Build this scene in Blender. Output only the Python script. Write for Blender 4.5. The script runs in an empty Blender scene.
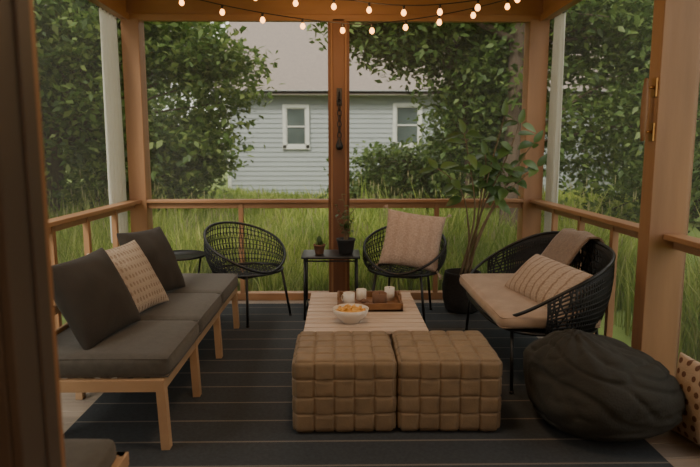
import bpy, bmesh, math, random
import numpy as np
from mathutils import Vector, Matrix, noise
random.seed(7); rng=np.random.default_rng(7)
pi=math.pi
scene=bpy.context.scene

# ------------------------------------------------------------------ materials
def newmat(name):
    m=bpy.data.materials.new(name); m.use_nodes=True
    nt=m.node_tree; nt.nodes.clear()
    out=nt.nodes.new('ShaderNodeOutputMaterial')
    return m,nt,out
def L(nt,a,b): nt.links.new(a,b)
def mat(name,c1,c2=None,rough=.6,scale=8,stretch=(1,1,1),bump=.0,bscale=None,metal=0,sheen=0,coat=0):
    m,nt,out=newmat(name)
    p=nt.nodes.new('ShaderNodeBsdfPrincipled')
    p.inputs['Roughness'].default_value=rough; p.inputs['Metallic'].default_value=metal
    if sheen: p.inputs['Sheen Weight'].default_value=sheen
    if coat: p.inputs['Coat Weight'].default_value=coat
    tc=nt.nodes.new('ShaderNodeTexCoord'); mp=nt.nodes.new('ShaderNodeMapping')
    mp.inputs['Scale'].default_value=stretch; L(nt,tc.outputs['Object'],mp.inputs[0])
    n=nt.nodes.new('ShaderNodeTexNoise'); n.inputs['Scale'].default_value=scale; n.inputs['Detail'].default_value=5
    L(nt,mp.outputs[0],n.inputs['Vector'])
    if c2 is None: c2=tuple(x*.75 for x in c1)
    r=nt.nodes.new('ShaderNodeValToRGB')
    r.color_ramp.elements[0].position=.3; r.color_ramp.elements[1].position=.7
    r.color_ramp.elements[0].color=(*c2,1); r.color_ramp.elements[1].color=(*c1,1)
    L(nt,n.outputs['Fac'],r.inputs[0]); L(nt,r.outputs[0],p.inputs['Base Color'])
    if bump:
        n2=nt.nodes.new('ShaderNodeTexNoise'); n2.inputs['Scale'].default_value=bscale or scale*4; n2.inputs['Detail'].default_value=3
        L(nt,mp.outputs[0],n2.inputs['Vector'])
        b=nt.nodes.new('ShaderNodeBump'); b.inputs['Strength'].default_value=bump; b.inputs['Distance'].default_value=.01
        L(nt,n2.outputs['Fac'],b.inputs['Height']); L(nt,b.outputs[0],p.inputs['Normal'])
    L(nt,p.outputs[0],out.inputs[0])
    return m
def leafmat(name,cols,trans=.35,rough=.5,patch=None):
    m,nt,out=newmat(name)
    g=nt.nodes.new('ShaderNodeNewGeometry'); r=nt.nodes.new('ShaderNodeValToRGB')
    e=r.color_ramp.elements
    e[0].color=(*cols[0],1); e[1].color=(*cols[-1],1)
    for i,c in enumerate(cols[1:-1]):
        x=e.new((i+1)/(len(cols)-1)); x.color=(*c,1)
    L(nt,g.outputs['Random Per Island'],r.inputs[0]); col=r.outputs[0]
    if patch:
        tc=nt.nodes.new('ShaderNodeTexCoord'); n=nt.nodes.new('ShaderNodeTexNoise'); n.inputs['Scale'].default_value=patch[0]; n.inputs['Detail'].default_value=3
        L(nt,tc.outputs['Object'],n.inputs['Vector'])
        rr=nt.nodes.new('ShaderNodeValToRGB'); rr.color_ramp.elements[0].position=.38; rr.color_ramp.elements[1].position=.66
        rr.color_ramp.elements[0].color=(*patch[1],1); rr.color_ramp.elements[1].color=(*patch[2],1)
        L(nt,n.outputs['Fac'],rr.inputs[0])
        mu=nt.nodes.new('ShaderNodeMixRGB'); mu.blend_type='MULTIPLY'; mu.inputs[0].default_value=1
        L(nt,col,mu.inputs[1]); L(nt,rr.outputs[0],mu.inputs[2]); col=mu.outputs[0]
    p=nt.nodes.new('ShaderNodeBsdfPrincipled'); p.inputs['Roughness'].default_value=rough
    t=nt.nodes.new('ShaderNodeBsdfTranslucent'); mx=nt.nodes.new('ShaderNodeMixShader'); mx.inputs[0].default_value=trans
    L(nt,col,p.inputs['Base Color']); L(nt,col,t.inputs[0])
    L(nt,p.outputs[0],mx.inputs[1]); L(nt,t.outputs[0],mx.inputs[2]); L(nt,mx.outputs[0],out.inputs[0])
    return m
def emis(name,c,s):
    m,nt,out=newmat(name); e=nt.nodes.new('ShaderNodeEmission'); e.inputs[0].default_value=(*c,1); e.inputs[1].default_value=s
    L(nt,e.outputs[0],out.inputs[0]); return m

M={}
M['frame']=mat('porch_wood',(.36,.19,.095),(.25,.13,.064),rough=.5,scale=6,stretch=(1,1,.15),bump=.15)
M['frameh']=mat('porch_wood_h',(.38,.205,.105),(.27,.14,.068),rough=.5,scale=6,stretch=(.2,.2,1),bump=.15)
M['post']=mat('post_wood',(.21,.09,.043),(.12,.052,.027),rough=.5,scale=6,stretch=(1,1,.12),bump=.15)
M['jamb']=mat('jamb_paint',(.085,.066,.054),(.07,.054,.045),rough=.6,scale=3)
M['ceil']=mat('ceiling_wood',(.55,.36,.2),(.42,.26,.14),rough=.6,scale=5,stretch=(.15,1,1))
M['deck']=mat('deck_wood',(.38,.31,.25),(.24,.195,.16),rough=.45,scale=5,stretch=(.2,2,1),bump=.2)
M['white']=mat('white_paint',(.66,.67,.64),(.6,.61,.58),rough=.6)
M['beech']=mat('light_wood',(.48,.31,.18),(.38,.24,.14),rough=.45,scale=7,stretch=(.3,1,1),bump=.1)
M['slat']=mat('slat_wood',(.58,.46,.37),(.44,.34,.27),rough=.5,scale=7,stretch=(.25,2,1),bump=.1)
M['grey']=mat('grey_fabric',(.082,.074,.063),(.062,.056,.048),rough=.9,scale=30,bump=.25,bscale=300,sheen=.1)
M['dark']=mat('dark_pillow_fabric',(.030,.023,.018),(.020,.016,.013),rough=.85,scale=9,bump=.3,bscale=120,sheen=.05)
M['tan']=mat('tan_cushion',(.38,.27,.19),(.30,.21,.145),rough=.9,scale=10,bump=.25,bscale=200,sheen=.2)
M['throw']=mat('throw_wool',(.25,.165,.11),(.165,.11,.073),rough=1,scale=40,bump=.6,bscale=150,sheen=.3)
M['black']=mat('black_metal',(.012,.012,.013),(.008,.008,.009),rough=.38,scale=10)
M['cord']=mat('black_cord',(.016,.017,.019),(.008,.009,.01),rough=.6,scale=60)
M['leather']=mat('brown_leather',(.235,.165,.10),(.17,.12,.073),rough=.6,scale=14,bump=.2,bscale=120)
M['bean']=mat('bean_bag_fabric',(.026,.024,.018),(.018,.017,.013),rough=.85,scale=5,bump=.25,bscale=90)
M['ceramic']=mat('white_ceramic',(.75,.68,.6),(.68,.62,.54),rough=.3,scale=5,coat=.3)
M['chips']=mat('golden_chips',(.80,.47,.13),(.6,.30,.07),rough=.6,scale=40,bump=.5)
M['traywood']=mat('tray_wood',(.26,.13,.055),(.17,.08,.035),rough=.5,scale=10)
M['clay']=mat('terracotta',(.22,.11,.06),(.15,.08,.05),rough=.8,scale=12)
M['darkpot']=mat('dark_pot',(.03,.03,.032),(.02,.02,.022),rough=.6)
M['basket']=mat('dark_woven_basket',(.035,.03,.028),(.015,.013,.012),rough=.9,scale=40,stretch=(1,1,3),bump=.6,bscale=60)
M['soil']=mat('soil',(.04,.025,.015),(.02,.013,.01),rough=1,bump=.6)
M['brass']=mat('brass',(.45,.24,.09),(.35,.18,.06),rough=.35,metal=1)
M['bark']=mat('bark',(.12,.085,.06),(.055,.04,.03),rough=1,scale=8,stretch=(1,1,.2),bump=1,bscale=20)
M['stem']=mat('plant_stem',(.20,.15,.09),(.12,.09,.05),rough=.8)
M['roof']=mat('roof_shingles',(.27,.23,.20),(.19,.16,.145),rough=.95,scale=14,stretch=(1,3,3),bump=.5)
M['siding']=mat('siding',(.36,.395,.41),(.34,.375,.39),rough=.7,scale=2)
M['glass']=mat('house_window_glass',(.12,.15,.15),(.06,.08,.08),rough=.08,scale=1)
M['ground']=mat('lawn_soil',(.30,.39,.11),(.22,.30,.07),rough=1,scale=1.2)
M['indoor']=mat('indoor_wall_paint',(.45,.38,.3),(.42,.35,.28),rough=.8)
M['leafL']=leafmat('tree_leaves',[(.038,.08,.014),(.075,.14,.025),(.125,.20,.04),(.25,.32,.09)],trans=.45)
M['leafR']=leafmat('tree_leaves_dark',[(.036,.075,.014),(.068,.13,.026),(.11,.18,.04),(.21,.29,.085)],trans=.45)
M['leafP']=leafmat('house_plant_leaves',[(.05,.10,.03),(.09,.17,.05),(.16,.25,.08)],trans=.3,rough=.35)
M['grassb']=leafmat('grass_blades',[(.20,.30,.05),(.30,.41,.08),(.43,.51,.14),(.58,.60,.26)],trans=.5,rough=.7,patch=(.9,(.66,.72,.62),(1.15,1.08,.92)))
M['seed']=leafmat('grass_seed_heads',[(.36,.36,.17),(.48,.46,.26)],trans=.4,rough=.8)
M['sheer']=leafmat('sheer_curtain',[(.72,.71,.66),(.72,.71,.66)],trans=.5,rough=.9)
M['bulb']=emis('bulb_glow',(1,.42,.11),7)

def rugmat():
    m,nt,out=newmat('rug_woven'); p=nt.nodes.new('ShaderNodeBsdfPrincipled'); p.inputs['Roughness'].default_value=.9
    tc=nt.nodes.new('ShaderNodeTexCoord'); s=nt.nodes.new('ShaderNodeSeparateXYZ'); L(nt,tc.outputs['Object'],s.inputs[0])
    a=nt.nodes.new('ShaderNodeMath'); a.operation='MULTIPLY'; a.inputs[1].default_value=1/.235; L(nt,s.outputs['Y'],a.inputs[0])
    f=nt.nodes.new('ShaderNodeMath'); f.operation='FRACT'; L(nt,a.outputs[0],f.inputs[0])
    g=nt.nodes.new('ShaderNodeMath'); g.operation='LESS_THAN'; g.inputs[1].default_value=.055; L(nt,f.outputs[0],g.inputs[0])
    n=nt.nodes.new('ShaderNodeTexNoise'); n.inputs['Scale'].default_value=60; L(nt,tc.outputs['Object'],n.inputs['Vector'])
    r=nt.nodes.new('ShaderNodeValToRGB'); r.color_ramp.elements[0].color=(.017,.021,.026,1); r.color_ramp.elements[1].color=(.041,.048,.056,1); L(nt,n.outputs['Fac'],r.inputs[0])
    mx=nt.nodes.new('ShaderNodeMixRGB'); mx.inputs[2].default_value=(.14,.125,.11,1); L(nt,g.outputs[0],mx.inputs[0]); L(nt,r.outputs[0],mx.inputs[1])
    L(nt,mx.outputs[0],p.inputs['Base Color'])
    b=nt.nodes.new('ShaderNodeBump'); b.inputs['Strength'].default_value=.4; L(nt,n.outputs['Fac'],b.inputs['Height']); L(nt,b.outputs[0],p.inputs['Normal'])
    L(nt,p.outputs[0],out.inputs[0]); return m
M['rug']=rugmat()
def dotmat(name,base,dot,scale,thr,stretch=(1,1,1),rnd=.25,bmp=.3):
    m,nt,out=newmat(name); p=nt.nodes.new('ShaderNodeBsdfPrincipled'); p.inputs['Roughness'].default_value=.9
    tc=nt.nodes.new('ShaderNodeTexCoord'); mp=nt.nodes.new('ShaderNodeMapping'); mp.inputs['Scale'].default_value=stretch
    L(nt,tc.outputs['Object'],mp.inputs[0])
    v=nt.nodes.new('ShaderNodeTexVoronoi'); v.voronoi_dimensions='2D'; v.inputs['Scale'].default_value=scale; v.inputs['Randomness'].default_value=rnd
    L(nt,mp.outputs[0],v.inputs['Vector'])
    g=nt.nodes.new('ShaderNodeMath'); g.operation='LESS_THAN'; g.inputs[1].default_value=thr; L(nt,v.outputs['Distance'],g.inputs[0])
    mx=nt.nodes.new('ShaderNodeMixRGB'); mx.inputs[1].default_value=(*base,1); mx.inputs[2].default_value=(*dot,1)
    L(nt,g.outputs[0],mx.inputs[0]); L(nt,mx.outputs[0],p.inputs['Base Color'])
    n=nt.nodes.new('ShaderNodeTexNoise'); n.inputs['Scale'].default_value=150; L(nt,tc.outputs['Object'],n.inputs['Vector'])
    ad=nt.nodes.new('ShaderNodeMath'); ad.operation='ADD'; L(nt,n.outputs['Fac'],ad.inputs[0]); L(nt,v.outputs['Distance'],ad.inputs[1])
    b=nt.nodes.new('ShaderNodeBump'); b.inputs['Strength'].default_value=bmp; b.inputs['Distance'].default_value=.02; L(nt,ad.outputs[0],b.inputs['Height']); L(nt,b.outputs[0],p.inputs['Normal'])
    L(nt,p.outputs[0],out.inputs[0]); return m
M['dotpillow']=dotmat('knit_cotton',(.54,.44,.35),(.36,.27,.21),34,.26,(1,.6,1),.1,1.0)
M['polka']=dotmat('polka_cotton',(.48,.36,.26),(.16,.08,.05),17,.25)
def stripemat(name,base,dark,freq,axis='X',thr=.8,noisy=.4,amt=.5):
    m,nt,out=newmat(name); p=nt.nodes.new('ShaderNodeBsdfPrincipled'); p.inputs['Roughness'].default_value=.95
    tc=nt.nodes.new('ShaderNodeTexCoord'); w=nt.nodes.new('ShaderNodeTexWave'); w.bands_direction=axis
    w.inputs['Scale'].default_value=freq; w.inputs['Distortion'].default_value=noisy; w.inputs['Detail Scale'].default_value=8
    L(nt,tc.outputs['Object'],w.inputs['Vector'])
    r=nt.nodes.new('ShaderNodeValToRGB'); e=r.color_ramp.elements
    e[0].position=thr-.1; e[0].color=(*base,1); e[1].position=thr; e[1].color=(*dark,1)
    n=nt.nodes.new('ShaderNodeTexNoise'); n.inputs['Scale'].default_value=70; n.inputs['Detail'].default_value=4; L(nt,tc.outputs['Object'],n.inputs['Vector'])
    mu=nt.nodes.new('ShaderNodeMixRGB'); mu.blend_type='MULTIPLY'; mu.inputs[0].default_value=amt
    L(nt,w.outputs['Fac'],r.inputs[0]); L(nt,r.outputs[0],mu.inputs[1]); L(nt,n.outputs['Fac'],mu.inputs[2])
    L(nt,mu.outputs[0],p.inputs['Base Color'])
    b=nt.nodes.new('ShaderNodeBump'); b.inputs['Strength'].default_value=.6; b.inputs['Distance'].default_value=.01
    L(nt,n.outputs['Fac'],b.inputs['Height']); L(nt,b.outputs[0],p.inputs['Normal'])
    L(nt,p.outputs[0],out.inputs[0]); return m
M['lumbar']=stripemat('striped_lumbar_fabric',(.56,.44,.35),(.36,.25,.18),4.2,'X',.95,1.2)
M['beige']=stripemat('beige_boucle',(.64,.49,.40),(.59,.445,.355),3.2,'X',.8,3.0,.6)
def screenmat():
    m,nt,out=newmat('insect_screen'); d=nt.nodes.new('ShaderNodeBsdfDiffuse'); d.inputs[0].default_value=(.50,.50,.47,1)
    tr=nt.nodes.new('ShaderNodeBsdfTranslucent'); tr.inputs[0].default_value=(.50,.50,.47,1); m2=nt.nodes.new('ShaderNodeMixShader'); m2.inputs[0].default_value=.5
    L(nt,d.outputs[0],m2.inputs[1]); L(nt,tr.outputs[0],m2.inputs[2])
    t=nt.nodes.new('ShaderNodeBsdfTransparent'); mx=nt.nodes.new('ShaderNodeMixShader'); mx.inputs[0].default_value=.10
    L(nt,t.outputs[0],mx.inputs[1]); L(nt,m2.outputs[0],mx.inputs[2]); L(nt,mx.outputs[0],out.inputs[0]); return m
M['screen']=screenmat()

# ------------------------------------------------------------------ builder
class B:
    def __init__(s): s.v=[];s.f=[];s.m=[];s.sm=[];s.mats=[]
    def mi(s,k):
        mm=M[k]
        if mm not in s.mats: s.mats.append(mm)
        return s.mats.index(mm)
    def add(s,vs,fs,k,smooth=True):
        o=len(s.v); i=s.mi(k)
        s.v+= [tuple(x) for x in vs]
        for f in fs: s.f.append([a+o for a in f]); s.m.append(i); s.sm.append(smooth)
    def box(s,x0,x1,y0,y1,z0,z1,k):
        vs=[(x,y,z) for z in(z0,z1) for y in(y0,y1) for x in(x0,x1)]
        s.add(vs,[(0,2,3,1),(4,5,7,6),(0,1,5,4),(2,6,7,3),(0,4,6,2),(1,3,7,5)],k,False)
    def beam(s,p0,p1,w,h,k,up=(0,0,1)):
        p0=Vector(p0);p1=Vector(p1);d=(p1-p0).normalized();u=Vector(up)
        if abs(d.dot(u))>.98: u=Vector((0,1,0))
        a=d.cross(u).normalized();b=a.cross(d).normalized()
        vs=[]
        for p in(p0,p1):
            for sx,sy in((-1,-1),(1,-1),(1,1),(-1,1)): vs.append(p+a*sx*w/2+b*sy*h/2)
        s.add(vs,[(0,3,2,1),(4,5,6,7),(0,1,5,4),(1,2,6,5),(2,3,7,6),(3,0,4,7)],k,False)
    def tube(s,pts,r,k,sides=8,closed=False):
        pts=[Vector(p) for p in pts]; n=len(pts); vs=[];fs=[]
        prev=None
        for i,p in enumerate(pts):
            if closed: d=pts[(i+1)%n]-pts[i-1]
            else: d=pts[min(i+1,n-1)]-pts[max(i-1,0)]
            d.normalize()
            if prev is None:
                a=d.orthogonal().normalized()
            else:
                a=(prev-d*prev.dot(d))
                a=a.normalized() if a.length>1e-6 else d.orthogonal().normalized()
            prev=a; b=d.cross(a)
            rr=r[i] if isinstance(r,(list,tuple)) else r
            for j in range(sides):
                t=2*pi*j/sides; vs.append(p+(a*math.cos(t)+b*math.sin(t))*rr)
        m=n if closed else n-1
        for i in range(m):
            for j in range(sides):
                i2=(i+1)%n; fs.append((i*sides+j,i*sides+(j+1)%sides,i2*sides+(j+1)%sides,i2*sides+j))
        if not closed:
            fs.append(tuple(reversed(range(sides)))); fs.append(tuple((n-1)*sides+j for j in range(sides)))
        s.add(vs,fs,k)
    def lathe(s,prof,c,k,seg=32,cap=True):
        vs=[];fs=[];n=len(prof)
        for r,z in prof:
            for j in range(seg):
                t=2*pi*j/seg; vs.append((c[0]+r*math.cos(t),c[1]+r*math.sin(t),c[2]+z))
        for i in range(n-1):
            for j in range(seg): fs.append((i*seg+j,i*seg+(j+1)%seg,(i+1)*seg+(j+1)%seg,(i+1)*seg+j))
        if cap:
            fs.append(tuple(reversed(range(seg)))); fs.append(tuple((n-1)*seg+j for j in range(seg)))
        s.add(vs,fs,k)
    def grid(s,fn,nu,nv,k):
        vs=[fn(i/nu,j/nv) for i in range(nu+1) for j in range(nv+1)]
        fs=[(i*(nv+1)+j,(i+1)*(nv+1)+j,(i+1)*(nv+1)+j+1,i*(nv+1)+j+1) for i in range(nu) for j in range(nv)]
        s.add(vs,fs,k)
    def rcube(s,c,size,r,k,n=12,disp=None,bulge=0):
        h=[x/2 for x in size]
        for ax in range(3):
            for sg in(-1,1):
                b,cx=[i for i in range(3) if i!=ax]
                vs=[];fs=[]
                for i in range(n+1):
                    for j in range(n+1):
                        a1=-math.cos(pi*i/n)*.35+(2*i/n-1)*.65; a2=-math.cos(pi*j/n)*.35+(2*j/n-1)*.65
                        if disp: a1=2*i/n-1;a2=2*j/n-1
                        p=[0,0,0];p[ax]=sg*h[ax];p[b]=a1*h[b];p[cx]=a2*h[cx]
                        q=[max(-(h[t]-r),min(h[t]-r,p[t])) for t in range(3)]
                        d=Vector([p[t]-q[t] for t in range(3)]).normalized()
                        o=Vector(q)+d*r
                        if bulge: o+=d*bulge*(1-a1*a1)*(1-a2*a2)
                        if disp: o+=d*disp(ax,a1,a2)
                        vs.append(o+Vector(c))
                for i in range(n):
                    for j in range(n):
                        f=(i*(n+1)+j,(i+1)*(n+1)+j,(i+1)*(n+1)+j+1,i*(n+1)+j+1)
                        fs.append(f)
                s.add(vs,fs,k)
    def finish(s,name,loc=(0,0,0),rotz=0,mtx=None,bevel=0,weld=True,sub=0,recalc=True):
        me=bpy.data.meshes.new(name); me.from_pydata(s.v,[],s.f)
        for m in s.mats: me.materials.append(m)
        me.polygons.foreach_set('material_index',s.m); me.polygons.foreach_set('use_smooth',s.sm)
        me.update()
        if weld or recalc:
            bm=bmesh.new(); bm.from_mesh(me)
            if weld: bmesh.ops.remove_doubles(bm,verts=bm.verts,dist=1e-5)
            if recalc: bmesh.ops.recalc_face_normals(bm,faces=bm.faces)
            bm.to_mesh(me); bm.free()
        o=bpy.data.objects.new(name,me); scene.collection.objects.link(o)
        if mtx is not None: o.matrix_world=mtx
        else: o.location=loc; o.rotation_euler=(0,0,rotz)
        if bevel:
            b=o.modifiers.new('bevel','BEVEL'); b.width=bevel; b.segments=2; b.limit_method='ANGLE'; b.angle_limit=math.radians(50)
        if sub:
            b=o.modifiers.new('sub','SUBSURF'); b.levels=sub; b.render_levels=sub
        return o

# ------------------------------------------------------------------ porch shell
XL,XR,YB,ZC=-1.93,1.86,5.72,2.84
YF=1.25
WT=.09 # wall thickness
RZ=.012  # top of rug
b=B()
y=YF
while y<YB+.12:
    b.box(XL-WT,XR+WT,y,min(y+.135,YB+.14),-.05,0,'deck'); y+=.141
b.finish('floor',bevel=.003)
b=B(); b.box(-2.4,2.4,-2.2,YF-.004,-.06,0,'deck'); b.finish('floor_indoor')
b=B(); b.box(-1.42,1.53,2.35,5.55,0.001,RZ,'rug'); b.finish('area_rug',bevel=.003)
b=B()
b.box(XL-.15,XR+.15,YF,YB+.14,ZC,ZC+.05,'ceil')
for yy in (1.9,2.9,3.9,4.9): b.box(XL,XR,yy,yy+.05,ZC-.12,ZC,'ceil')
b.finish('ceiling')
b=B(); b.box(-2.4,2.4,-2.2,YF-.004,2.6,2.66,'indoor'); b.finish('ceiling_indoor')

b=B()
b.box(XL-WT,XR+WT,YB,YB+.14,2.64,ZC,'frameh')
b.box(XL,XR,YB-.02,YB,2.62,2.68,'frameh')
b.box(XL-.06,XL+.10,YB-.03,YB+.14,0,2.64,'frame')
b.box(XR-.11,XR+.07,YB-.03,YB+.14,0,2.64,'frame')
b.box(-.11,.09,YB+.01,YB+.12,0,2.64,'post'); b.box(-.065,.045,YB-.02,YB+.01,0,2.64,'post'); b.box(-.085,-.065,YB-.01,YB+.01,0,2.64,'frame'); b.box(.045,.065,YB-.01,YB+.01,0,2.64,'frame')
for x0,x1 in((XL+.10,-.11),(.09,XR-.11)):
    b.box(x0,x1,YB-.03,YB+.08,.955,.985,'frameh'); b.box(x0,x1,YB+.01,YB+.05,.90,.955,'frameh')
    b.box(x0,x1,YB,YB+.1,.0,.07,'frameh')
for x in(-.95,.93): b.box(x-.022,x+.022,YB,YB+.045,.07,.955,'frame')
b.box(XL-.06,XR+.07,YB+.10,YB+.14,-.4,0,'frameh')
b.finish('wall_back',bevel=.004)
def side(name,xi,sg):
    b=B()
    xo=xi+sg*WT
    def bx(a0,a1,*r): b.box(min(a0,a1),max(a0,a1),*r)
    bx(xi,xo,YF,YB-.03,2.64,ZC,'frameh')
    bx(xi-sg*.02,xi,YF,YB-.03,2.62,2.68,'frameh')
    for yp in(YF,3.30):
        bx(xi-sg*.13 if (sg>0 and yp>2) else xi,xo,yp,yp+.12,0,2.64,'frame')
    segs=((YF+.12,3.30),(3.42,YB-.03))
    for y0,y1 in segs:
        bx(xi-sg*.05,xo-sg*.03,y0,y1,.955,.985,'frameh'); bx(xi+sg*.01,xi+sg*.05,y0,y1,.90,.955,'frameh')
        bx(xi,xo,y0,y1,0,.07,'frameh')
    for ys in(5.2,4.62,4.05,2.75,2.1): bx(xi,xi+sg*.045,ys-.022,ys+.022,.07,.955,'frame')
    bx(xo-sg*.03,xo,YF,YB,-.4,0,'frameh')
    b.finish(name,bevel=.004)
side('wall_left',XL,-1); side('wall_right',XR,1)
def curtain(xc,y0,y1,z0=.62,z1=2.66):
    b=B()
    def fn(u,v):
        amp=.018+.010*(1-v)
        return (xc+amp*math.sin(u*pi*9+.6*math.sin(v*3)),y0+(y1-y0)*u*(1+.10*(1-v)*math.sin(v*2)),z0+(z1-z0)*v)
    b.grid(fn,90,24,'sheer')
    b.tube([(xc,y0-.05,z1+.005),(xc,y1+.05,z1+.005)],.010,'black',8)
    b.finish('sheer_curtain')
curtain(XL-.130,5.38,5.76); curtain(XR+.130,5.50,5.74)
def scr(n,vs):
    b=B(); b.add(vs,[(0,1,2,3)],'screen',False); b.finish('window_%d'%n)
zt=2.64
scr(1,[(XL+.10,YB+.06,.07),(-.11,YB+.06,.07),(-.11,YB+.06,zt),(XL+.10,YB+.06,zt)])
scr(2,[(.09,YB+.06,.07),(XR-.11,YB+.06,.07),(XR-.11,YB+.06,zt),(.09,YB+.06,zt)])
for i,(x,y0,y1) in enumerate(((XL-.07,3.42,YB-.03),(XR+.07,3.42,YB-.03),(XL-.07,YF+.12,3.3),(XR+.07,YF+.12,3.3))):
    scr(3+i,[(x,y0,.07),(x,y1,.07),(x,y1,zt),(x,y0,zt)])
# front wall with door opening
b=B()
JX=-.605
b.box(-2.4,JX-.02,1.10,YF-.005,0,2.9,'indoor'); b.box(1.17,2.4,1.10,YF-.005,0,2.9,'indoor'); b.box(JX-.02,1.17,1.10,YF-.005,2.35,2.9,'indoor')
b.finish('wall_front')
b=B()
b.box(JX-.02,JX,1.085,YF-.02,0,2.35,'jamb'); b.box(JX-.02,JX,YF-.02,YF,0,2.35,'frame')
b.box(JX,JX+.006,1.17,1.18,0,2.33,'jamb')
b.box(1.15,1.17,1.085,YF,0,2.35,'jamb'); b.box(JX,1.15,1.085,YF,2.33,2.35,'jamb')
b.box(JX-.09,JX-.02,1.08,1.10,0,2.42,'jamb'); b.box(JX-.09,JX-.008,YF-.005,YF+.012,0,2.42,'frame')
b.finish('door_1',bevel=.003)
b=B(); b.box(-2.5,-2.4,-2.2,YF,0,2.66,'indoor'); b.finish('wall_indoor_left')
b=B(); b.box(2.4,2.5,-2.2,YF,0,2.66,'indoor'); b.finish('wall_indoor_right')
b=B(); b.box(-2.5,2.5,-2.3,-2.2,0,2.66,'indoor'); b.finish('wall_indoor_back')

b=B()
px=XR-.13
b.box(px-.012,px,3.31,3.36,1.50,1.60,'brass'); b.box(px-.012,px,3.31,3.36,1.74,1.84,'brass')
b.tube([(px-.01,3.335,1.55),(px-.055,3.335,1.55)],.008,'brass'); b.tube([(px-.01,3.335,1.79),(px-.055,3.335,1.79)],.008,'brass')
b.tube([(px-.055,3.335,1.50+.34*i/10) for i in range(11)],[.010,.013,.016,.018,.019,.019,.019,.018,.016,.013,.010],'traywood',12)
b.finish('door_pull_handle')
b=B()
yy=YB-.035
b.box(-.03,.02,YB-.03,YB-.02,1.86,2.02,'black')
b.tube([(-.005,yy,1.98),(-.005,yy-.04,1.99),(-.005,yy-.05,1.95)],.005,'black')
for i in range(8):
    z=1.94-i*.05
    b.tube([(-.005+.018*math.cos(t)*(1 if i%2 else .4),yy-.05+.018*math.cos(t)*(0 if i%2 else .8),z+.03*math.sin(t)) for t in [2*pi*j/12 for j in range(12)]],.005,'black',6,True)
b.lathe([(.002,0),(.03,.01),(.036,.04),(.02,.08),(.01,.11),(.004,.12)],(-.005,yy-.05,1.45),'black',16)
b.finish('hanging_iron_chime')

# string lights
b=B()
def strand(p0,p1,sag,n,off):
    p0=Vector(p0);p1=Vector(p1)
    fn=lambda t:p0.lerp(p1,t)-Vector((0,0,sag*4*t*(1-t)))
    b.tube([fn(i/40) for i in range(41)],.004,'black',5)
    for i in range(n):
        q=fn((i+off)/n); k=.82
        b.lathe([(.006*k,0),(.012*k,-.004),(.013*k,-.035),(.009*k,-.036)],q,'black',10)
        b.lathe([(r*k,z*k) for r,z in [(.009,-.034),(.017,-.047),(.024,-.062),(.025,-.072),(.020,-.086),(.010,-.095),(.002,-.097)]],q,'bulb',12)
strand((-1.75,4.95,2.80),(.15,4.95,2.44),.06,6,.6)
strand((.15,4.95,2.44),(1.75,4.9,2.76),.06,6,.4)
strand((-1.35,4.4,2.74),(.1,4.93,2.62),.05,5,.5)
strand((.1,4.93,2.62),(1.4,4.4,2.60),.08,5,.5)
b.finish('string_lights')

# ------------------------------------------------------------------ soft goods
def pillow(name,w,h,t,k,loc,az,tilt,roll=0,pinch=.07,wr=.008,fringe=None):
    b=B(); n=26; sd=random.random()*50
    for sg in(1,-1):
        def fn(u,v,sg=sg):
            u=2*u-1;v=2*v-1
            u=math.sin(u*pi/2);v=math.sin(v*pi/2)
            x=w/2*u*(1-pinch*(1-v*v)); y=h/2*v*(1-pinch*(1-u*u))
            e=max(0,(1-u*u)*(1-v*v))
            z=t/2*e**.38
            z+=wr*noise.noise(Vector((x*9+sd,y*9,sg*3)))*min(1,e*4)
            return (x,y,sg*z)
        b.grid(fn,n,n,k)
    if fringe:
        for c in((-1,-1),(1,-1),(1,1),(-1,1)):
            for q in range(6):
                a=random.uniform(-.5,.5); d=Vector((c[0],c[1],0)).normalized(); d.rotate(Matrix.Rotation(a,3,'Z'))
                p=Vector((c[0]*w/2,c[1]*h/2,0)); b.tube([p,p+d*.03,p+d*.05+Vector((0,-.01,0))],.003,fringe,4)
    N=Vector((math.cos(az)*math.cos(tilt),math.sin(az)*math.cos(tilt),math.sin(tilt)))
    R=Vector((0,0,1)).cross(N).normalized(); U=N.cross(R)
    rot=Matrix((R,U,N)).transposed() @ Matrix.Rotation(roll,3,'Z')
    return b.finish(name,mtx=Matrix.Translation(loc)@rot.to_4x4())

# sofa
b=B()
x0,x1=-1.54,-.84
b.beam((x1-.02,2.74,.325+RZ),(x1-.02,4.80,.325+RZ),.035,.06,'beech')
b.beam((x0+.02,2.74,.325+RZ),(x0+.02,4.80,.325+RZ),.035,.06,'beech')
for y in(2.76,3.43,4.08,4.78):
    b.beam((x0,y,.325+RZ),(x1,y,.325+RZ),.035,.058,'beech')
for y in(2.77,3.40,4.06,4.77):
    for x,s in((x1-.022,1),(x0+.022,-1)):
        b.beam((x,y,.34+RZ),(x+s*.015,y,RZ if s>0 else 0.001),.042,.05,'beech',up=(0,1,0))
for i in range(8):
    x=x0+.08+i*.08; b.box(x-.02,x+.02,2.78,4.77,.345,.362,'beech')
for y in(2.78,3.75,4.76): b.beam((x0+.03,y,.35),(x0-.07,y,.72),.03,.04,'beech',up=(0,1,0))
for z,xx in((.46,x0+.0),(.58,x0-.03),(.70,x0-.065)): b.beam((xx,2.76,z),(xx,4.78,z),.02,.05,'beech')
for i in range(3):
    ya=2.765+i*.672; yb=ya+.664
    b.rcube(((x0+x1)/2+.005,(ya+yb)/2,.418),(x1-x0+.02,yb-ya,.105),.032,'grey',14,bulge=.012)
    xa,xb=x0+.0,x1+.012
    for z2 in(.418+.043,.418-.043):
        b.tube([(xa,ya+.006,z2),(xb,ya+.006,z2),(xb,yb-.006,z2),(xa,yb-.006,z2)],.005,'grey',6,True)
b.finish('bench_sofa',bevel=.003)
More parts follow.
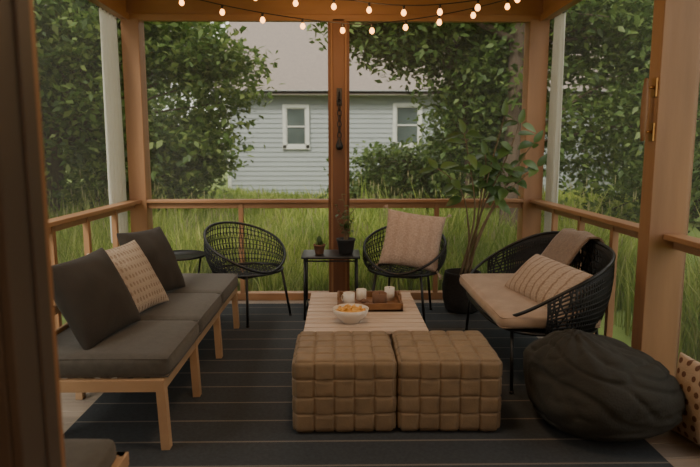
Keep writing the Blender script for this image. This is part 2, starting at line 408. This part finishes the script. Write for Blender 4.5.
pillow('throw_pillow',.50,.47,.19,'dark',(-1.30,3.12,.685),math.radians(-14),math.radians(27),math.radians(3))
pillow('throw_pillow',.46,.45,.15,'dotpillow',(-1.27,3.58,.68),math.radians(-16),math.radians(30),math.radians(2))
pillow('throw_pillow',.50,.48,.17,'dark',(-1.28,4.06,.695),math.radians(-14),math.radians(25),math.radians(-2))

# footstool
b=B()
b.rcube((-1.0,1.74,.43),(.46,.46,.09),.03,'grey',12,bulge=.012)
for x in(-1.25,-.76): b.beam((x,1.50,.375),(x,2.0,.375),.03,.05,'beech')
for y in(1.515,1.985): b.beam((-1.25,y,.375),(-.76,y,.375),.03,.05,'beech')
b.box(-1.24,-.77,1.51,1.99,.36,.385,'beech')
for x in(-1.24,-.77):
    for y in(1.52,1.98): b.beam((x,y,.40),(x,y,0),.04,.04,'beech',up=(0,1,0))
b.finish('footstool',bevel=.004)

# coffee table
b=B()
tx0,tx1,ty0,ty1,tz=-.22,.53,3.46,4.47,.38
n=11;w=(ty1-ty0)/n
for i in range(n): b.box(tx0,tx1,ty0+i*w+.007,ty0+(i+1)*w-.007,tz-.022,tz,'slat')
for x in(tx0+.06,tx1-.06): b.box(x-.02,x+.02,ty0+.02,ty1-.02,tz-.07,tz-.022,'slat')
for y in(ty0+.05,ty1-.05): b.box(tx0+.04,tx1-.04,y-.015,y+.015,tz-.08,tz-.024,'slat')
for x in(tx0+.06,tx1-.06):
    for y in(ty0+.06,ty1-.06): b.box(x-.024,x+.024,y-.024,y+.024,RZ,tz-.03,'slat')
b.finish('coffee_table',bevel=.003)

b=B()
c=(.065,3.66,tz)
b.lathe([(.05,0),(.055,.004),(.06,.012),(.09,.035),(.108,.065),(.114,.09),(.110,.092),(.104,.066),(.085,.04),(.05,.022),(.002,.018)],c,'ceramic',40)
b.lathe([(.103,.06),(.09,.078),(.06,.088),(.03,.094),(.002,.097)],c,'chips',24)
for i in range(60):
    a=random.uniform(0,2*pi); r=math.sqrt(random.random())*.09; z=.092-.25*(r**2)*8*.1
    d=Vector((random.gauss(0,1),random.gauss(0,1),random.gauss(0,.5))).normalized(); e=d.orthogonal().normalized()
    p=Vector(c)+Vector((r*math.cos(a),r*math.sin(a),z-.01*(r>.07)))
    s=.014; b.add([p-d*s,p+e*s,p+d*s,p-e*s+Vector((0,0,.006))],[(0,1,2,3)],'chips',False)
b.finish('snack_bowl')
b=B()
a0,a1,c0,c1=-.02,.42,3.90,4.27
b.box(a0,a1,c0,c1,tz+.001,tz+.014,'traywood')
for q in((a0,a1,c0,c0+.014),(a0,a1,c1-.014,c1),(a0,a0+.014,c0,c1),(a1-.014,a1,c0,c1)): b.box(*q,tz+.001,tz+.055,'traywood')
for x in(a0+.005,a1-.005):
    b.tube([(x,c0+.11,tz+.05),(x,c0+.12,tz+.085),(x,c0+.23,tz+.085),(x,c0+.24,tz+.05)],.006,'traywood')
b.finish('serving_tray',bevel=.002)
def mug(name,x,y,z,k,r=.04,h=.085,ang=0):
    b=B(); b.lathe([(r*.85,0),(r,.006),(r,h),(r*.9,h),(r*.88,.01),(.001,.009)],(0,0,0),k,28)
    b.tube([(r-.004+.028*math.sin(t),0,h*.5+.026*math.cos(t)) for t in [pi*j/8 for j in range(9)]],.005,k,8)
    b.finish(name,(x,y,z),ang)
zt=tz+.0145
mug('coffee_mug',.06,4.03,zt,'ceramic',ang=2.5); mug('coffee_mug',.15,4.18,zt,'ceramic',.036,.075,1)
def candle(x,y,r,h,k):
    b=B(); b.lathe([(r,0),(r,h),(r*.92,h),(r*.9,h-.012),(.001,h-.013)],(0,0,0),k,24); b.tube([(0,0,h-.014),(0,0,h+.004)],.0015,'black',5)
    b.finish('jar_candle',(x,y,zt))
candle(.27,4.02,.05,.085,'clay'); candle(.35,4.17,.036,.09,'ceramic')
b=B()
for i in range(7):
    a=i*1.04; b.lathe([(.002,0),(.015,.006),(.02,.018),(.016,.03),(.005,.036)],(.045*math.cos(a)*(i>0),.035*math.sin(a)*(i>0),.02 if i==0 else 0),'clay',10)
b.finish('pine_cones',(.16,3.98,zt))

# woven leather poufs
def pouf(name,cx,cy,wd,dp,h,seed):
    b=B(); n=80
    def disp(ax,a1,a2):
        nu=5; nv=5 if ax==2 else 4
        U=(a1+1)/2*nu; V=(a2+1)/2*nv
        i=min(nu-1,int(U));j=min(nv-1,int(V)); u=2*(U-i)-1; v=2*(V-j)-1
        if (i+j)%2: u,v=v,u
        arch=max(0,1-abs(u)**5)**.8
        edge=max(0,min(1,(1-abs(v))/.10))
        mx=max(abs(a1),abs(a2)); fade=1 if mx<.995 else 0
        return .012*(.12+.88*arch)*edge*fade
    b.rcube((0,0,h/2),(wd-.020,dp-.020,h-.018),.020,'leather',n,disp,bulge=.003)
    zmin=min(v[2] for v in b.v)
    b.v=[(x,y,z-zmin) for x,y,z in b.v]
    b.finish(name,(cx,cy,RZ),seed)
pouf('woven_leather_pouf',.018,3.155,.53,.52,.385,.01)
pouf('woven_leather_pouf',.562,3.155,.53,.52,.385,-.02)

# bean bag : slouched soft sack, gathered top-left, bulging low on the right
b=B()
def bb(u,v):
    th=u*2*pi; ph=v*pi
    sp_=max(0,math.sin(ph)); z=-math.cos(ph)
    r=sp_**.52
    X0=r*math.cos(th); Y0=r*math.sin(th)
    prof=1.0-.17*max(0,z)**1.1-.05*max(0,-z-.75)
    nz=noise.noise(Vector((X0*1.3+3,Y0*1.3,z*1.3)))*.05
    # gathers radiating from the slumped peak
    gx,gy=X0+.42,Y0+.15
    ga=math.atan2(gy,gx); gr=math.hypot(gx,gy)
    gather=.010*math.sin(ga*11+2.5*noise.noise(Vector((gx*2,gy*2,z))))*math.exp(-gr*1.1)*max(0,z+.2)
    q=Vector((X0*1.4+Y0*.5,Y0*1.6,z*2.6+X0*.9))
    ridge=max(0,1-abs(noise.noise(q))*4.5); ridge=ridge*ridge*(3-2*ridge)
    q2=Vector((X0*2.6+4,Y0*2.6,z*3.2-X0*1.5))
    ridge2=max(0,1-abs(noise.noise(q2))*4.5); ridge2=ridge2*ridge2
    cr=-(.014*ridge+.007*ridge2)*(sp_**.5)*(1 if z>-.6 else .4)+gather
    R=.388+nz+cr
    zz=.24+.235*(abs(z)**.85*(1 if z>0 else -1))
    zz+=.06*max(0,z)*math.exp(-((X0+.42)**2+(Y0+.15)**2)*4)-.075*max(0,z)*math.exp(-((X0-.6)**2+Y0**2)*1.8)+cr*.9*max(0,z)
    shear=-.03*max(0,z)
    return (X0*R*prof+shear,Y0*R*prof,max(0,zz))
b.grid(bb,160,84,'bean')
b.finish('bean_bag',(1.36,3.0,RZ))
pillow('polka_dot_pillow',.42,.42,.13,'polka',(1.785,2.76,.205),math.radians(190),math.radians(4))

# woven cord chairs
def cordchair(name,loc,rotz,a,bb_,zs,zt,e,nback,nh,seatsp,legs,legr=.011,flare=.07,cut=.35,cr=.0035):
    b=B()
    sp=lambda v,ee:math.copysign(abs(v)**ee,v)
    def seat(t,k=1): return Vector((a*k*sp(math.cos(t),e),bb_*k*sp(math.sin(t),e),zs))
    def top(t):
        cx=sp(math.cos(t),e); s=max(0,(1-cx)/2); s=s**.85
        return Vector((a*cx*(1+flare/a*s*1.1),bb_*sp(math.sin(t),e)*(1+.06/bb_*min(1,s*1.6)),zs+.012+(zt-zs)*s))
    N=72
    b.tube([seat(2*pi*i/N) for i in range(N)],legr,'black',8,True)
    b.tube([top(2*pi*i/N) for i in range(N)],legr,'black',8,True)
    def shell(t,s):
        p=seat(t).lerp(top(t),s); out=Vector((math.cos(t),math.sin(t),0))
        return p+out*.03*math.sin(pi*s)
    t0=math.acos(cut); 
    ts=[t0+(2*pi-2*t0)*i/nback for i in range(nback+1)]
    for i in range(nback+1):
        for sh in(-1,1):
            pts=[]
            for q in range(7):
                t=ts[i]+sh*(ts[1]-ts[0])*1.6*(q/6-.5)
                t=max(t0,min(2*pi-t0,t)); pts.append(shell(t,q/6))
            b.tube(pts,cr,'cord',5)
    for j in range(1,nh):
        b.tube([shell(t,j/nh) for t in ts],cr,'cord',5)
    nsx=int(2*a/seatsp); nsy=int(2*bb_/seatsp)
    def dish(x,y): return zs-.035*max(0,1-(x/a)**2)*max(0,1-(y/bb_)**2)
    for i in range(1,nsx):
        x=-a+2*a*i/nsx; w=bb_*(max(0,1-abs(x/a)**(2/e)))**(e/2)
        b.tube([(x,-w+2*w*q/10,dish(x,-w+2*w*q/10)+.003*(-1)**(i+q)) for q in range(11)],cr,'cord',5)
    for i in range(1,nsy):
        y=-bb_+2*bb_*i/nsy; w=a*(max(0,1-abs(y/bb_)**(2/e)))**(e/2)
        b.tube([(-w+2*w*q/10,y,dish(-w+2*w*q/10,y)) for q in range(11)],cr,'cord',5)
    for (tx,ty) in legs:
        t=math.atan2(ty/bb_,tx/a); p=seat(t)
        b.tube([p,(tx,ty,0.004)],legr,'black',8); b.lathe([(.014,0),(.014,.012),(.01,.016)],(tx,ty,0),'black',10)
    b.tube([seat(.9),seat(.9)*.5+Vector((0,0,zs*.5-.05)),seat(-.9)*.5+Vector((0,0,zs*.5-.05)),seat(-.9)],legr*.8,'black',8)
    return b.finish(name,loc,rotz,weld=False)
cordchair('cord_lounge_chair',(-.80,5.14,RZ),math.radians(-42),.28,.31,.41,.78,1,44,8,.026,[(.27,.24),(.27,-.24),(-.27,.2),(-.27,-.2)])
cordchair('cord_lounge_chair',(.55,5.12,RZ),math.radians(-108),.28,.30,.41,.76,1,44,8,.026,[(.27,.24),(.27,-.24),(-.27,.2),(-.27,-.2)])
pillow('boucle_pillow',.51,.50,.18,'beige',(.62,5.08,.685),math.radians(-98),math.radians(24),math.radians(-8),fringe='beige')
cordchair('cord_loveseat',(1.29,4.06,RZ),pi,.34,.66,.36,.82,.62,95,11,.032,[(.27,.66),(.27,-.62),(-.30,.6),(-.30,-.6)],flare=.07,cut=.1,cr=.0062)
b=B(); b.rcube((0,0,0),(.62,1.26,.095),.045,'tan',18,bulge=.014)
for z2 in(.03,-.03): b.tube([(-.302,-.6,z2),(-.29,-.622,z2),(.29,-.622,z2),(.302,-.6,z2),(.302,.6,z2),(.29,.622,z2),(-.29,.622,z2),(-.302,.6,z2)],.004,'tan',6,True)
b.finish('seat_cushion',(1.255,4.06,.435))
pillow('lumbar_pillow',.74,.34,.18,'lumbar',(1.36,3.84,.585),math.radians(192),math.radians(46),math.radians(-2),pinch=.04)
b=B()
prof=[(1.40,.50),(1.46,.58),(1.53,.68),(1.60,.79),(1.66,.865),(1.725,.87),(1.77,.79),(1.775,.70),(1.77,.54)]
def thr(u,v,off=0):
    s=u*(len(prof)-1); i=min(len(prof)-2,int(s)); f=s-i
    x=prof[i][0]*(1-f)+prof[i+1][0]*f; z=prof[i][1]*(1-f)+prof[i+1][1]*f
    y=3.90+(.40+.12*(1-u))*v+.02*math.sin(u*5)
    n_=noise.noise(Vector((u*2,v*3,1)))
    return (x+off+.010*n_-.004,y,z+.014*n_+off)
b.grid(thr,30,24,'throw')
for i in range(28):
    p=Vector(thr(1,i/27)); b.tube([p,p+Vector((0,random.uniform(-.006,.006),-.04))],.0025,'throw',4)
o=b.finish('throw_blanket'); sm=o.modifiers.new('s','SOLIDIFY'); sm.thickness=.014; sm.offset=1

# side tables
b=B()
cx,cy,h=-.08,5.16,.55
b.rcube((0,0,h-.01),(.50,.40,.02),.008,'black',6)
for x in(-.22,.22):
    for y in(-.17,.17): b.tube([(x,y,h-.02),(x*1.02,y*1.02,0)],.010,'black',8)
for y in(-.17,.17): b.tube([(-.22,y,.09),(.22,y,.09)],.008,'black')
for x in(-.22,.22): b.tube([(x,-.17,.09),(x,.17,.09)],.008,'black')
b.tube([(-.22,-.17,h-.04),(.22,-.17,h-.04)],.007,'black')
b.finish('side_table',(cx,cy,RZ))
b=B()
b.lathe([(.002,.525),(.225,.525),(.235,.53),(.235,.545),(.228,.545),(.226,.535),(.002,.535)],(0,0,0),'black',48)
for i in range(3):
    t=2*pi*i/3+.4; b.tube([(.19*math.cos(t),.19*math.sin(t),.525),(.15*math.cos(t),.15*math.sin(t),.27),(.21*math.cos(t),.21*math.sin(t),.004)],.009,'black')
b.tube([(.15*math.cos(2*pi*j/24),.15*math.sin(2*pi*j/24),.27) for j in range(24)],.006,'black',6,True)
b.finish('round_side_table',(-1.40,5.15,RZ))

# small plants
zt2=.55+RZ
b=B()
b.lathe([(.032,0),(.036,.005),(.048,.07),(.052,.072),(.052,.085),(.044,.085),(.042,.074),(.002,.072)],(0,0,0),'clay',24)
def cact(x,y,r,h):
    vs=[];fs=[];n=20;m=10
    for i in range(m+1):
        ph=i/m; rr=r*(math.sin(min(1,ph*1.0)*pi*.93+.18))**.6
        for j in range(n):
            t=2*pi*j/n; q=rr*(1+.12*(-1)**j); vs.append((x+q*math.cos(t),y+q*math.sin(t),.068+h*ph))
    for i in range(m):
        for j in range(n): fs.append((i*n+j,i*n+(j+1)%n,(i+1)*n+(j+1)%n,(i+1)*n+j))
    b.add(vs,fs,'leafP')
cact(0,0,.022,.09); cact(.018,.012,.014,.05); cact(-.02,-.008,.013,.045)
b.finish('potted_cactus',(-.18,5.12,zt2))
def leaf(b,p,d,nrm,Lh,W,k='leafP',bend=.25):
    d=d.normalized(); s=d.cross(nrm).normalized(); u=s.cross(d).normalized()
    vs=[];n=6
    for i in range(n+1):
        t=i/n; w=W/2*(math.sin(pi*t**.8))**.8 if 0<t<1 else .001
        c=p+d*Lh*t-u*bend*Lh*t*t
        vs+= [c-s*w+u*w*.25,c,c+s*w+u*w*.25]
    fs=[]
    for i in range(n):
        for j in range(2): fs.append((i*3+j,i*3+j+1,(i+1)*3+j+1,(i+1)*3+j))
    b.add(vs,fs,k)
b=B()
b.lathe([(.055,0),(.06,.005),(.078,.11),(.083,.115),(.083,.13),(.073,.13),(.07,.115),(.002,.11)],(0,0,0),'darkpot',28)
for i in range(12):
    a=random.uniform(0,2*pi); q=random.uniform(.03,.09); hh=random.uniform(.15,.42)
    pts=[Vector((q*math.cos(a)*s*s+.016*math.sin(s*6+i),q*math.sin(a)*s*s,.1+hh*s)) for s in [j/8 for j in range(9)]]
    b.tube(pts,.0035,'stem',5)
    for s in(4,5,6,7,8):
        d=Vector((random.gauss(0,1),random.gauss(0,1),random.gauss(.2,.5))); leaf(b,pts[s],d,Vector((0,0,1)),.05,.028)
b.finish('potted_herb',(.05,5.15,zt2),recalc=False)

# large rubber plant
b=B()
b.lathe([(.12,0),(.15,.02),(.175,.12),(.18,.24),(.165,.34),(.16,.36),(.145,.36),(.148,.30),(.002,.30)],(0,0,0),'basket',36)
b.lathe([(.147,.30),(.07,.315),(.002,.32)],(0,0,0),'soil',24)
tips=[(.14,-.10,1.40),(-.24,-.02,1.28),(.56,-.14,1.50),(.44,.02,1.18),(-.05,-.12,1.58),(.26,-.20,1.72),(.58,-.14,1.3),(.42,-.15,1.66)]
for ti,tp in enumerate(tips):
    base=Vector((random.uniform(-.04,.04),random.uniform(-.04,.04),.3)); tp=Vector(tp)
    fk=Vector((.18,-.02,1.0)) 
    pts=[]
    for i in range(15):
        s=i/14; p=base*(1-s)**2+fk*2*s*(1-s)+tp*s*s; p.x+=.012*math.sin(s*9+ti); pts.append(p)
    b.tube(pts,[.011-.007*i/14 for i in range(15)],'stem',7)
    for i in range(9,15):
        for r in range(1 if i%2 else 2):
            a=i*2.4+ti+r*pi+random.uniform(-.4,.4)
            d=Vector((math.cos(a),math.sin(a)*.6,random.uniform(-.5,.4)))
            if pts[i].x+d.x*.2>.62: d.x*=-1
            leaf(b,pts[i]+d*.02,d,Vector((0,-.8,1)),random.uniform(.12,.18),random.uniform(.07,.10))
    leaf(b,pts[-1],tp-pts[-2]+Vector((0,0,.02)),Vector((0,-1,.3)),.13,.06)
b.finish('potted_rubber_plant',(1.10,5.27,RZ),recalc=False)

# ------------------------------------------------------------------ outside
def gz(x,y): return -.38+.032*max(0,min(y,19)-6)
b=B(); b.grid(lambda u,v:(-40+80*u,-12+90*v,gz(0,-12+90*v)-.02),20,60,'ground'); b.finish('lawn_ground')

def fastmesh(name,V,F,mats,mi=None):
    me=bpy.data.meshes.new(name); me.from_pydata(V,[],F)
    for m in mats: me.materials.append(m)
    if mi is not None: me.polygons.foreach_set('material_index',mi)
    me.update()
    o=bpy.data.objects.new(name,me); scene.collection.objects.link(o); return o
def grass(Xs,Ys):
    n=len(Xs)
    G=np.array([gz(0,y) for y in Ys])
    H=.42+.40*rng.random(n); tall=rng.random(n)<.06; H[tall]+=.42*rng.random(tall.sum())
    clump=1+.22*np.sin(Xs*1.3+Ys*.7)+.16*np.sin(Xs*3.1-Ys*1.9)
    H*=clump*(1-.55*((Ys-9)/6).clip(0,1))
    W=(.005+.006*rng.random(n))*(1+(Ys-6).clip(0)*.09)
    a=rng.random(n)*2*pi; la=rng.random(n)*2*pi; ln=H*(.12+.45*rng.random(n)**2)
    sx,sy=np.cos(a)*W,np.sin(a)*W; lx,ly=np.cos(la)*ln,np.sin(la)*ln
    P=np.zeros((n,7,3))
    for i,(t,w) in enumerate([(0,1),(.5,.85),(.8,.55)]):
        for j,s in((0,-1),(1,1)):
            P[:,i*2+j,0]=Xs+lx*t*t+s*sx*w; P[:,i*2+j,1]=Ys+ly*t*t+s*sy*w; P[:,i*2+j,2]=G+H*t
    P[:,6,0]=Xs+lx;P[:,6,1]=Ys+ly;P[:,6,2]=G+H
    idx=(np.arange(n)*7)[:,None]
    q=np.concatenate([idx+np.array([[0,1,3,2]]),idx+np.array([[2,3,5,4]])]).tolist()
    t3=(idx+np.array([[4,5,6]])).tolist()
    ids=np.where(tall&(rng.random(n)<.3)&(Ys<11))[0]
    V=P.reshape(-1,3).tolist(); F=q+t3; mi=[0]*len(F)
    for i in ids:
        tp=P[i,6]; 
        for s in range(3):
            r=.007; o=len(V); aa=s*1.05
            dx,dy=r*math.cos(aa),r*math.sin(aa)
            V+= [[tp[0],tp[1],tp[2]+.05],[tp[0]+dx,tp[1]+dy,tp[2]-.0],[tp[0],tp[1],tp[2]-.09],[tp[0]-dx,tp[1]-dy,tp[2]-.0]]
            F.append([o,o+1,o+2,o+3]); mi.append(1)
    fastmesh('tall_grass',V,F,[M['grassb'],M['seed']],mi)
n=90000
Yg=6.6+11*rng.random(n)**1.25; Xg=(rng.random(n)-.5)*2*(2.6+.62*(Yg-5))
grass(Xg,Yg)
n=9000
for sg in(-1,1): grass(sg*(2.85+3.4*rng.random(n)),rng.random(n)*4.6+1.5)

def tree(name,trunks,blobs,lk,size,lpc=38,clr=.38):
    b=B()
    for pts,r0,r1 in trunks:
        m=len(pts); 
        pp=[Vector(p) for p in pts]; sm=[]
        for i in range(m-1):
            for s in range(5): sm.append(pp[i].lerp(pp[i+1],s/5)+Vector((noise.noise(pp[i]*2+Vector((s,0,0))),noise.noise(pp[i]*3+Vector((0,s,0))),0))*.03)
        sm.append(pp[-1]); k=len(sm)
        b.tube(sm,[r0+(r1-r0)*i/(k-1) for i in range(k)],'bark',12)
    C=[]
    for (cx,cy,cz,rx,ry,rz,nc) in blobs:
        d=rng.normal(size=(nc,3)); d/=np.linalg.norm(d,axis=1)[:,None]; r=rng.random(nc)**.45
        C.append(np.array([cx,cy,cz])+d*r[:,None]*np.array([rx,ry,rz]))
    C=np.concatenate(C)
    P=np.repeat(C,lpc,axis=0)+rng.normal(size=(len(C)*lpc,3))*np.array([clr,clr,clr*.45])*.6
    m=len(P)
    d=rng.normal(size=(m,3)); d[:,2]=d[:,2]*.5-.45; d/=np.linalg.norm(d,axis=1)[:,None]
    nn=rng.normal(size=(m,3))*.6+np.array([0,0,1]); s=np.cross(d,nn); s/=np.linalg.norm(s,axis=1)[:,None]+1e-9
    sz=size*(.6+.8*rng.random(m))[:,None]
    Q=np.stack([P-d*sz*.5,P+s*sz*.27-d*sz*.08,P+d*sz*.5,P-s*sz*.27-d*sz*.08],axis=1)
    Q[:,1,2]+=sz[:,0]*.06;Q[:,3,2]+=sz[:,0]*.06
    V=Q.reshape(-1,3).tolist(); F=(np.arange(m)[:,None]*4+np.array([[0,1,2,3]])).tolist()
    for c in C[::max(1,len(C)//60)]:
        c=Vector(c.tolist()); tr=min((Vector(p) for t in trunks for p in t[0]),key=lambda p:(p-c).length+(2 if p.z>c.z else 0))
        if (tr-c).length<5:
            mid=(tr+c)/2+Vector((0,0,.15)); b.tube([tr,mid,c],[.03,.018,.006],'bark',5)
    o=len(b.v); b.v+= [tuple(x) for x in V]; i=b.mi(lk)
    b.f+= [[a+o for a in f] for f in F]; b.m+=[i]*len(F); b.sm+=[False]*len(F)
    b.finish(name,weld=False,recalc=False)

tree('maple_tree',[([(-4.6,9.6,-.4),(-4.5,9.6,1.5),(-4.2,9.7,3.2),(-4.0,9.8,5.5)],.16,.06)],
 [(-4.6,9.5,2.6,2.3,1.6,2.1,420),(-3.2,9.8,3.4,1.6,1.2,1.0,170),(-2.9,9.6,1.3,1.0,.9,.7,110),(-2.2,10.2,2.8,.75,.6,.45,60),(-1.7,10.0,2.3,.4,.4,.25,12),(-2.25,10,1.6,.42,.5,.7,60),(-4.5,9.5,5.2,3,1.8,1.2,150)],'leafL',.13)
tree('maple_tree',[([(-5.6,6.6,-.4),(-5.5,6.6,1.5),(-5.3,6.7,4)],.14,.06)],
 [(-5.3,6.9,2.2,1.6,2.0,2.2,330),(-5.0,4.6,2.6,1.2,1.4,1.8,150)],'leafL',.11)
tree('oak_tree',[([(2.55,9.0,-.4),(2.6,9.0,1.5),(2.62,9.05,3.2),(2.7,9.0,5.5)],.17,.12),([(2.0,9.4,-.4),(2.0,9.4,1.2),(1.9,9.5,2.6),(1.6,9.6,4.2)],.06,.03),([(2.62,9.05,3.0),(1.4,9.0,3.6),(.2,9.1,3.9)],.06,.02)],
 [(2.25,9.7,2.3,.85,.7,1.7,270),(2.9,9.9,3.6,1.9,1.0,1.0,190),(1.2,9.3,3.6,1.5,.7,.45,150),(1.0,9.4,2.95,.8,.5,.35,70),(.45,9.2,3.2,.5,.4,.3,30),(4.4,9.2,2.6,1.7,1.4,2.4,380),(2.5,9.4,5.3,3.5,1.6,1.0,150)],'leafR',.12)
tree('oak_tree',[([(4.9,6.2,-.4),(4.9,6.2,1.5),(4.8,6.2,4)],.14,.07)],
 [(4.8,6.2,2.0,1.3,1.3,2.3,290),(4.6,4.2,2.2,1.0,1.3,1.9,130)],'leafR',.11)
tree('shrub',[([(1.6,11.9,-.2),(1.6,11.9,.6),(1.7,11.9,1.0)],.04,.02)],
 [(1.3,11.9,.85,1.15,.7,.65,190),(2.7,12.2,1.3,1.0,.7,1.2,170),(.45,11.9,.5,.45,.4,.4,30)],'leafR',.12)
tree('shrub',[([(-4.2,12.9,-.2),(-4.2,12.9,1),(-4.2,12.9,1.4)],.04,.02)],
 [(-4.3,12.9,1.1,1.8,.8,1.3,200)],'leafL',.13)
for X,Y,R,Hh,k in((-9,16,3.6,8,'leafL'),(-13,13,3.8,8,'leafL'),(-9,27,4.6,11,'leafL'),(12.8,14,3.4,8,'leafR'),(8.6,14,2.4,7,'leafR'),(14.5,24,4.5,11,'leafR'),(-12,7,3.6,8,'leafL'),(10.5,7.5,3.0,8,'leafR'),(1.5,33,6.5,12.5,'leafR'),(-14,35,8,13,'leafL'),(16,35,8,13,'leafR')):
    tree('distant_tree',[([(X,Y,-.3),(X,Y,Hh*.4),(X,Y,Hh*.8)],.25,.08)],
      [(X,Y,Hh*.5,R,R*.6,Hh*.5,330),(X,Y-R*.3,Hh*.22,R*.95,R*.4,Hh*.24,110)],k,.30,26,.9)

# neighbour house
b=B()
hx0,hx1,hy0,hy1,hz=-3.3,8.5,18,24.5,3.05
b.box(hx0,hx1,hy0,hy1,-.3,hz,'siding')
z=0
while z<hz-.05:
    z2=min(z+.14,hz)
    b.add([(hx0-.01,hy0-.03,z),(hx1+.01,hy0-.03,z),(hx1+.01,hy0-.008,z2),(hx0-.01,hy0-.008,z2),(hx0-.01,hy0,z),(hx1+.01,hy0,z)],[(0,1,2,3),(0,4,5,1)],'siding',False); z+=.14
for x in(hx0-.03,hx1-.07): b.box(x,x+.1,hy0-.05,hy0+.02,-.3,hz,'white')
b.box(hx0-.4,hx1+.4,hy0-.42,hy0-.38,hz+.0,hz+.1,'siding'); b.box(hx0-.4,hx1+.4,hy0-.40,hy0,hz-.02,hz,'white')
ym=(hy0+hy1)/2; rz=hz+.08; ridge=5.95
for s0,s1 in((hy0-.42,ym),(hy1+.42,ym)):
    b.add([(hx0-.4,s0,rz),(hx1+.4,s0,rz),(hx1+.4,s1,ridge),(hx0-.4,s1,ridge),(hx0-.4,s0,rz-.1),(hx1+.4,s0,rz-.1),(hx1+.4,s1,ridge-.1),(hx0-.4,s1,ridge-.1)],
      [(0,1,2,3),(4,7,6,5),(0,4,5,1),(0,3,7,4),(1,5,6,2)],'roof',False)
for x in(hx0,hx1): b.add([(x,hy0,hz),(x,hy1,hz),(x,ym,ridge-.12)],[(0,1,2)],'siding',False)
def hwin(x0,x1,z0,z1):
    y=hy0
    b.box(x0,x1,y-.035,y-.02,z0,z1,'glass')
    for q in((x0-.1,x0,z0-.1,z1+.1),(x1,x1+.1,z0-.1,z1+.1),(x0,x1,z1,z1+.1),(x0-.12,x1+.12,z0-.12,z0)): b.box(q[0],q[1],y-.09,y,q[2],q[3],'white')
    zm=(z0+z1)/2; b.box(x0,x1,y-.06,y-.03,zm-.02,zm+.02,'white'); b.box(x0,x0+.03,y-.06,y-.03,z0,z1,'white'); b.box(x1-.03,x1,y-.06,y-.03,z0,z1,'white'); b.box(x0,x1,y-.06,y-.03,z0,z0+.03,'white'); b.box(x0,x1,y-.06,y-.03,z1-.03,z1,'white')
hwin(-1.58,-1.0,1.60,2.68); hwin(1.66,2.32,1.65,2.72); hwin(5.2,5.85,1.65,2.72)
b.finish('neighbor_house')

# ------------------------------------------------------------------ lights
w=bpy.data.worlds.new('overcast_sky'); scene.world=w; w.use_nodes=True; nt=w.node_tree
bg=nt.nodes['Background']; tc=nt.nodes.new('ShaderNodeTexCoord'); s=nt.nodes.new('ShaderNodeSeparateXYZ'); r=nt.nodes.new('ShaderNodeValToRGB')
L(nt,tc.outputs['Generated'],s.inputs[0]); L(nt,s.outputs['Z'],r.inputs[0])
r.color_ramp.elements[0].color=(.96,.92,.83,1); r.color_ramp.elements[1].color=(.92,.90,.84,1)
L(nt,r.outputs[0],bg.inputs[0]); bg.inputs[1].default_value=2.15
def light(name,typ,loc,rot,e,c,size=1,sy=None):
    l=bpy.data.lights.new(name,typ); l.energy=e; l.color=c
    if typ=='AREA':
        l.size=size
        if sy: l.shape='RECTANGLE'; l.size_y=sy
    elif typ=='SUN': l.angle=size
    else: l.shadow_soft_size=size
    o=bpy.data.objects.new(name,l); scene.collection.objects.link(o); o.location=loc; o.rotation_euler=rot; return o
light('sun','SUN',(0,0,10),(math.radians(40),math.radians(-30),0),3.0,(1,.92,.74),math.radians(20))
light('porch_ceiling_light','AREA',(0,2.5,2.68),(0,0,0),17,(1,.68,.40),.4)
light('indoor_lamp','POINT',(.5,-.9,2.2),(0,0,0),52,(1,.68,.42),.15)
light('string_light_glow','POINT',(0,4.7,2.45),(0,0,0),18,(1,.55,.24),.25)

# ------------------------------------------------------------------ camera
cam=bpy.data.cameras.new('camera'); cam.lens=36*600/700; cam.sensor_width=36
cam.dof.use_dof=True; cam.dof.focus_distance=4.0; cam.dof.aperture_fstop=2.4
co=bpy.data.objects.new('camera',cam); scene.collection.objects.link(co)
co.location=(0,0,1.45); co.rotation_euler=(math.radians(90-7.9),0,math.radians(-.95))
scene.camera=co
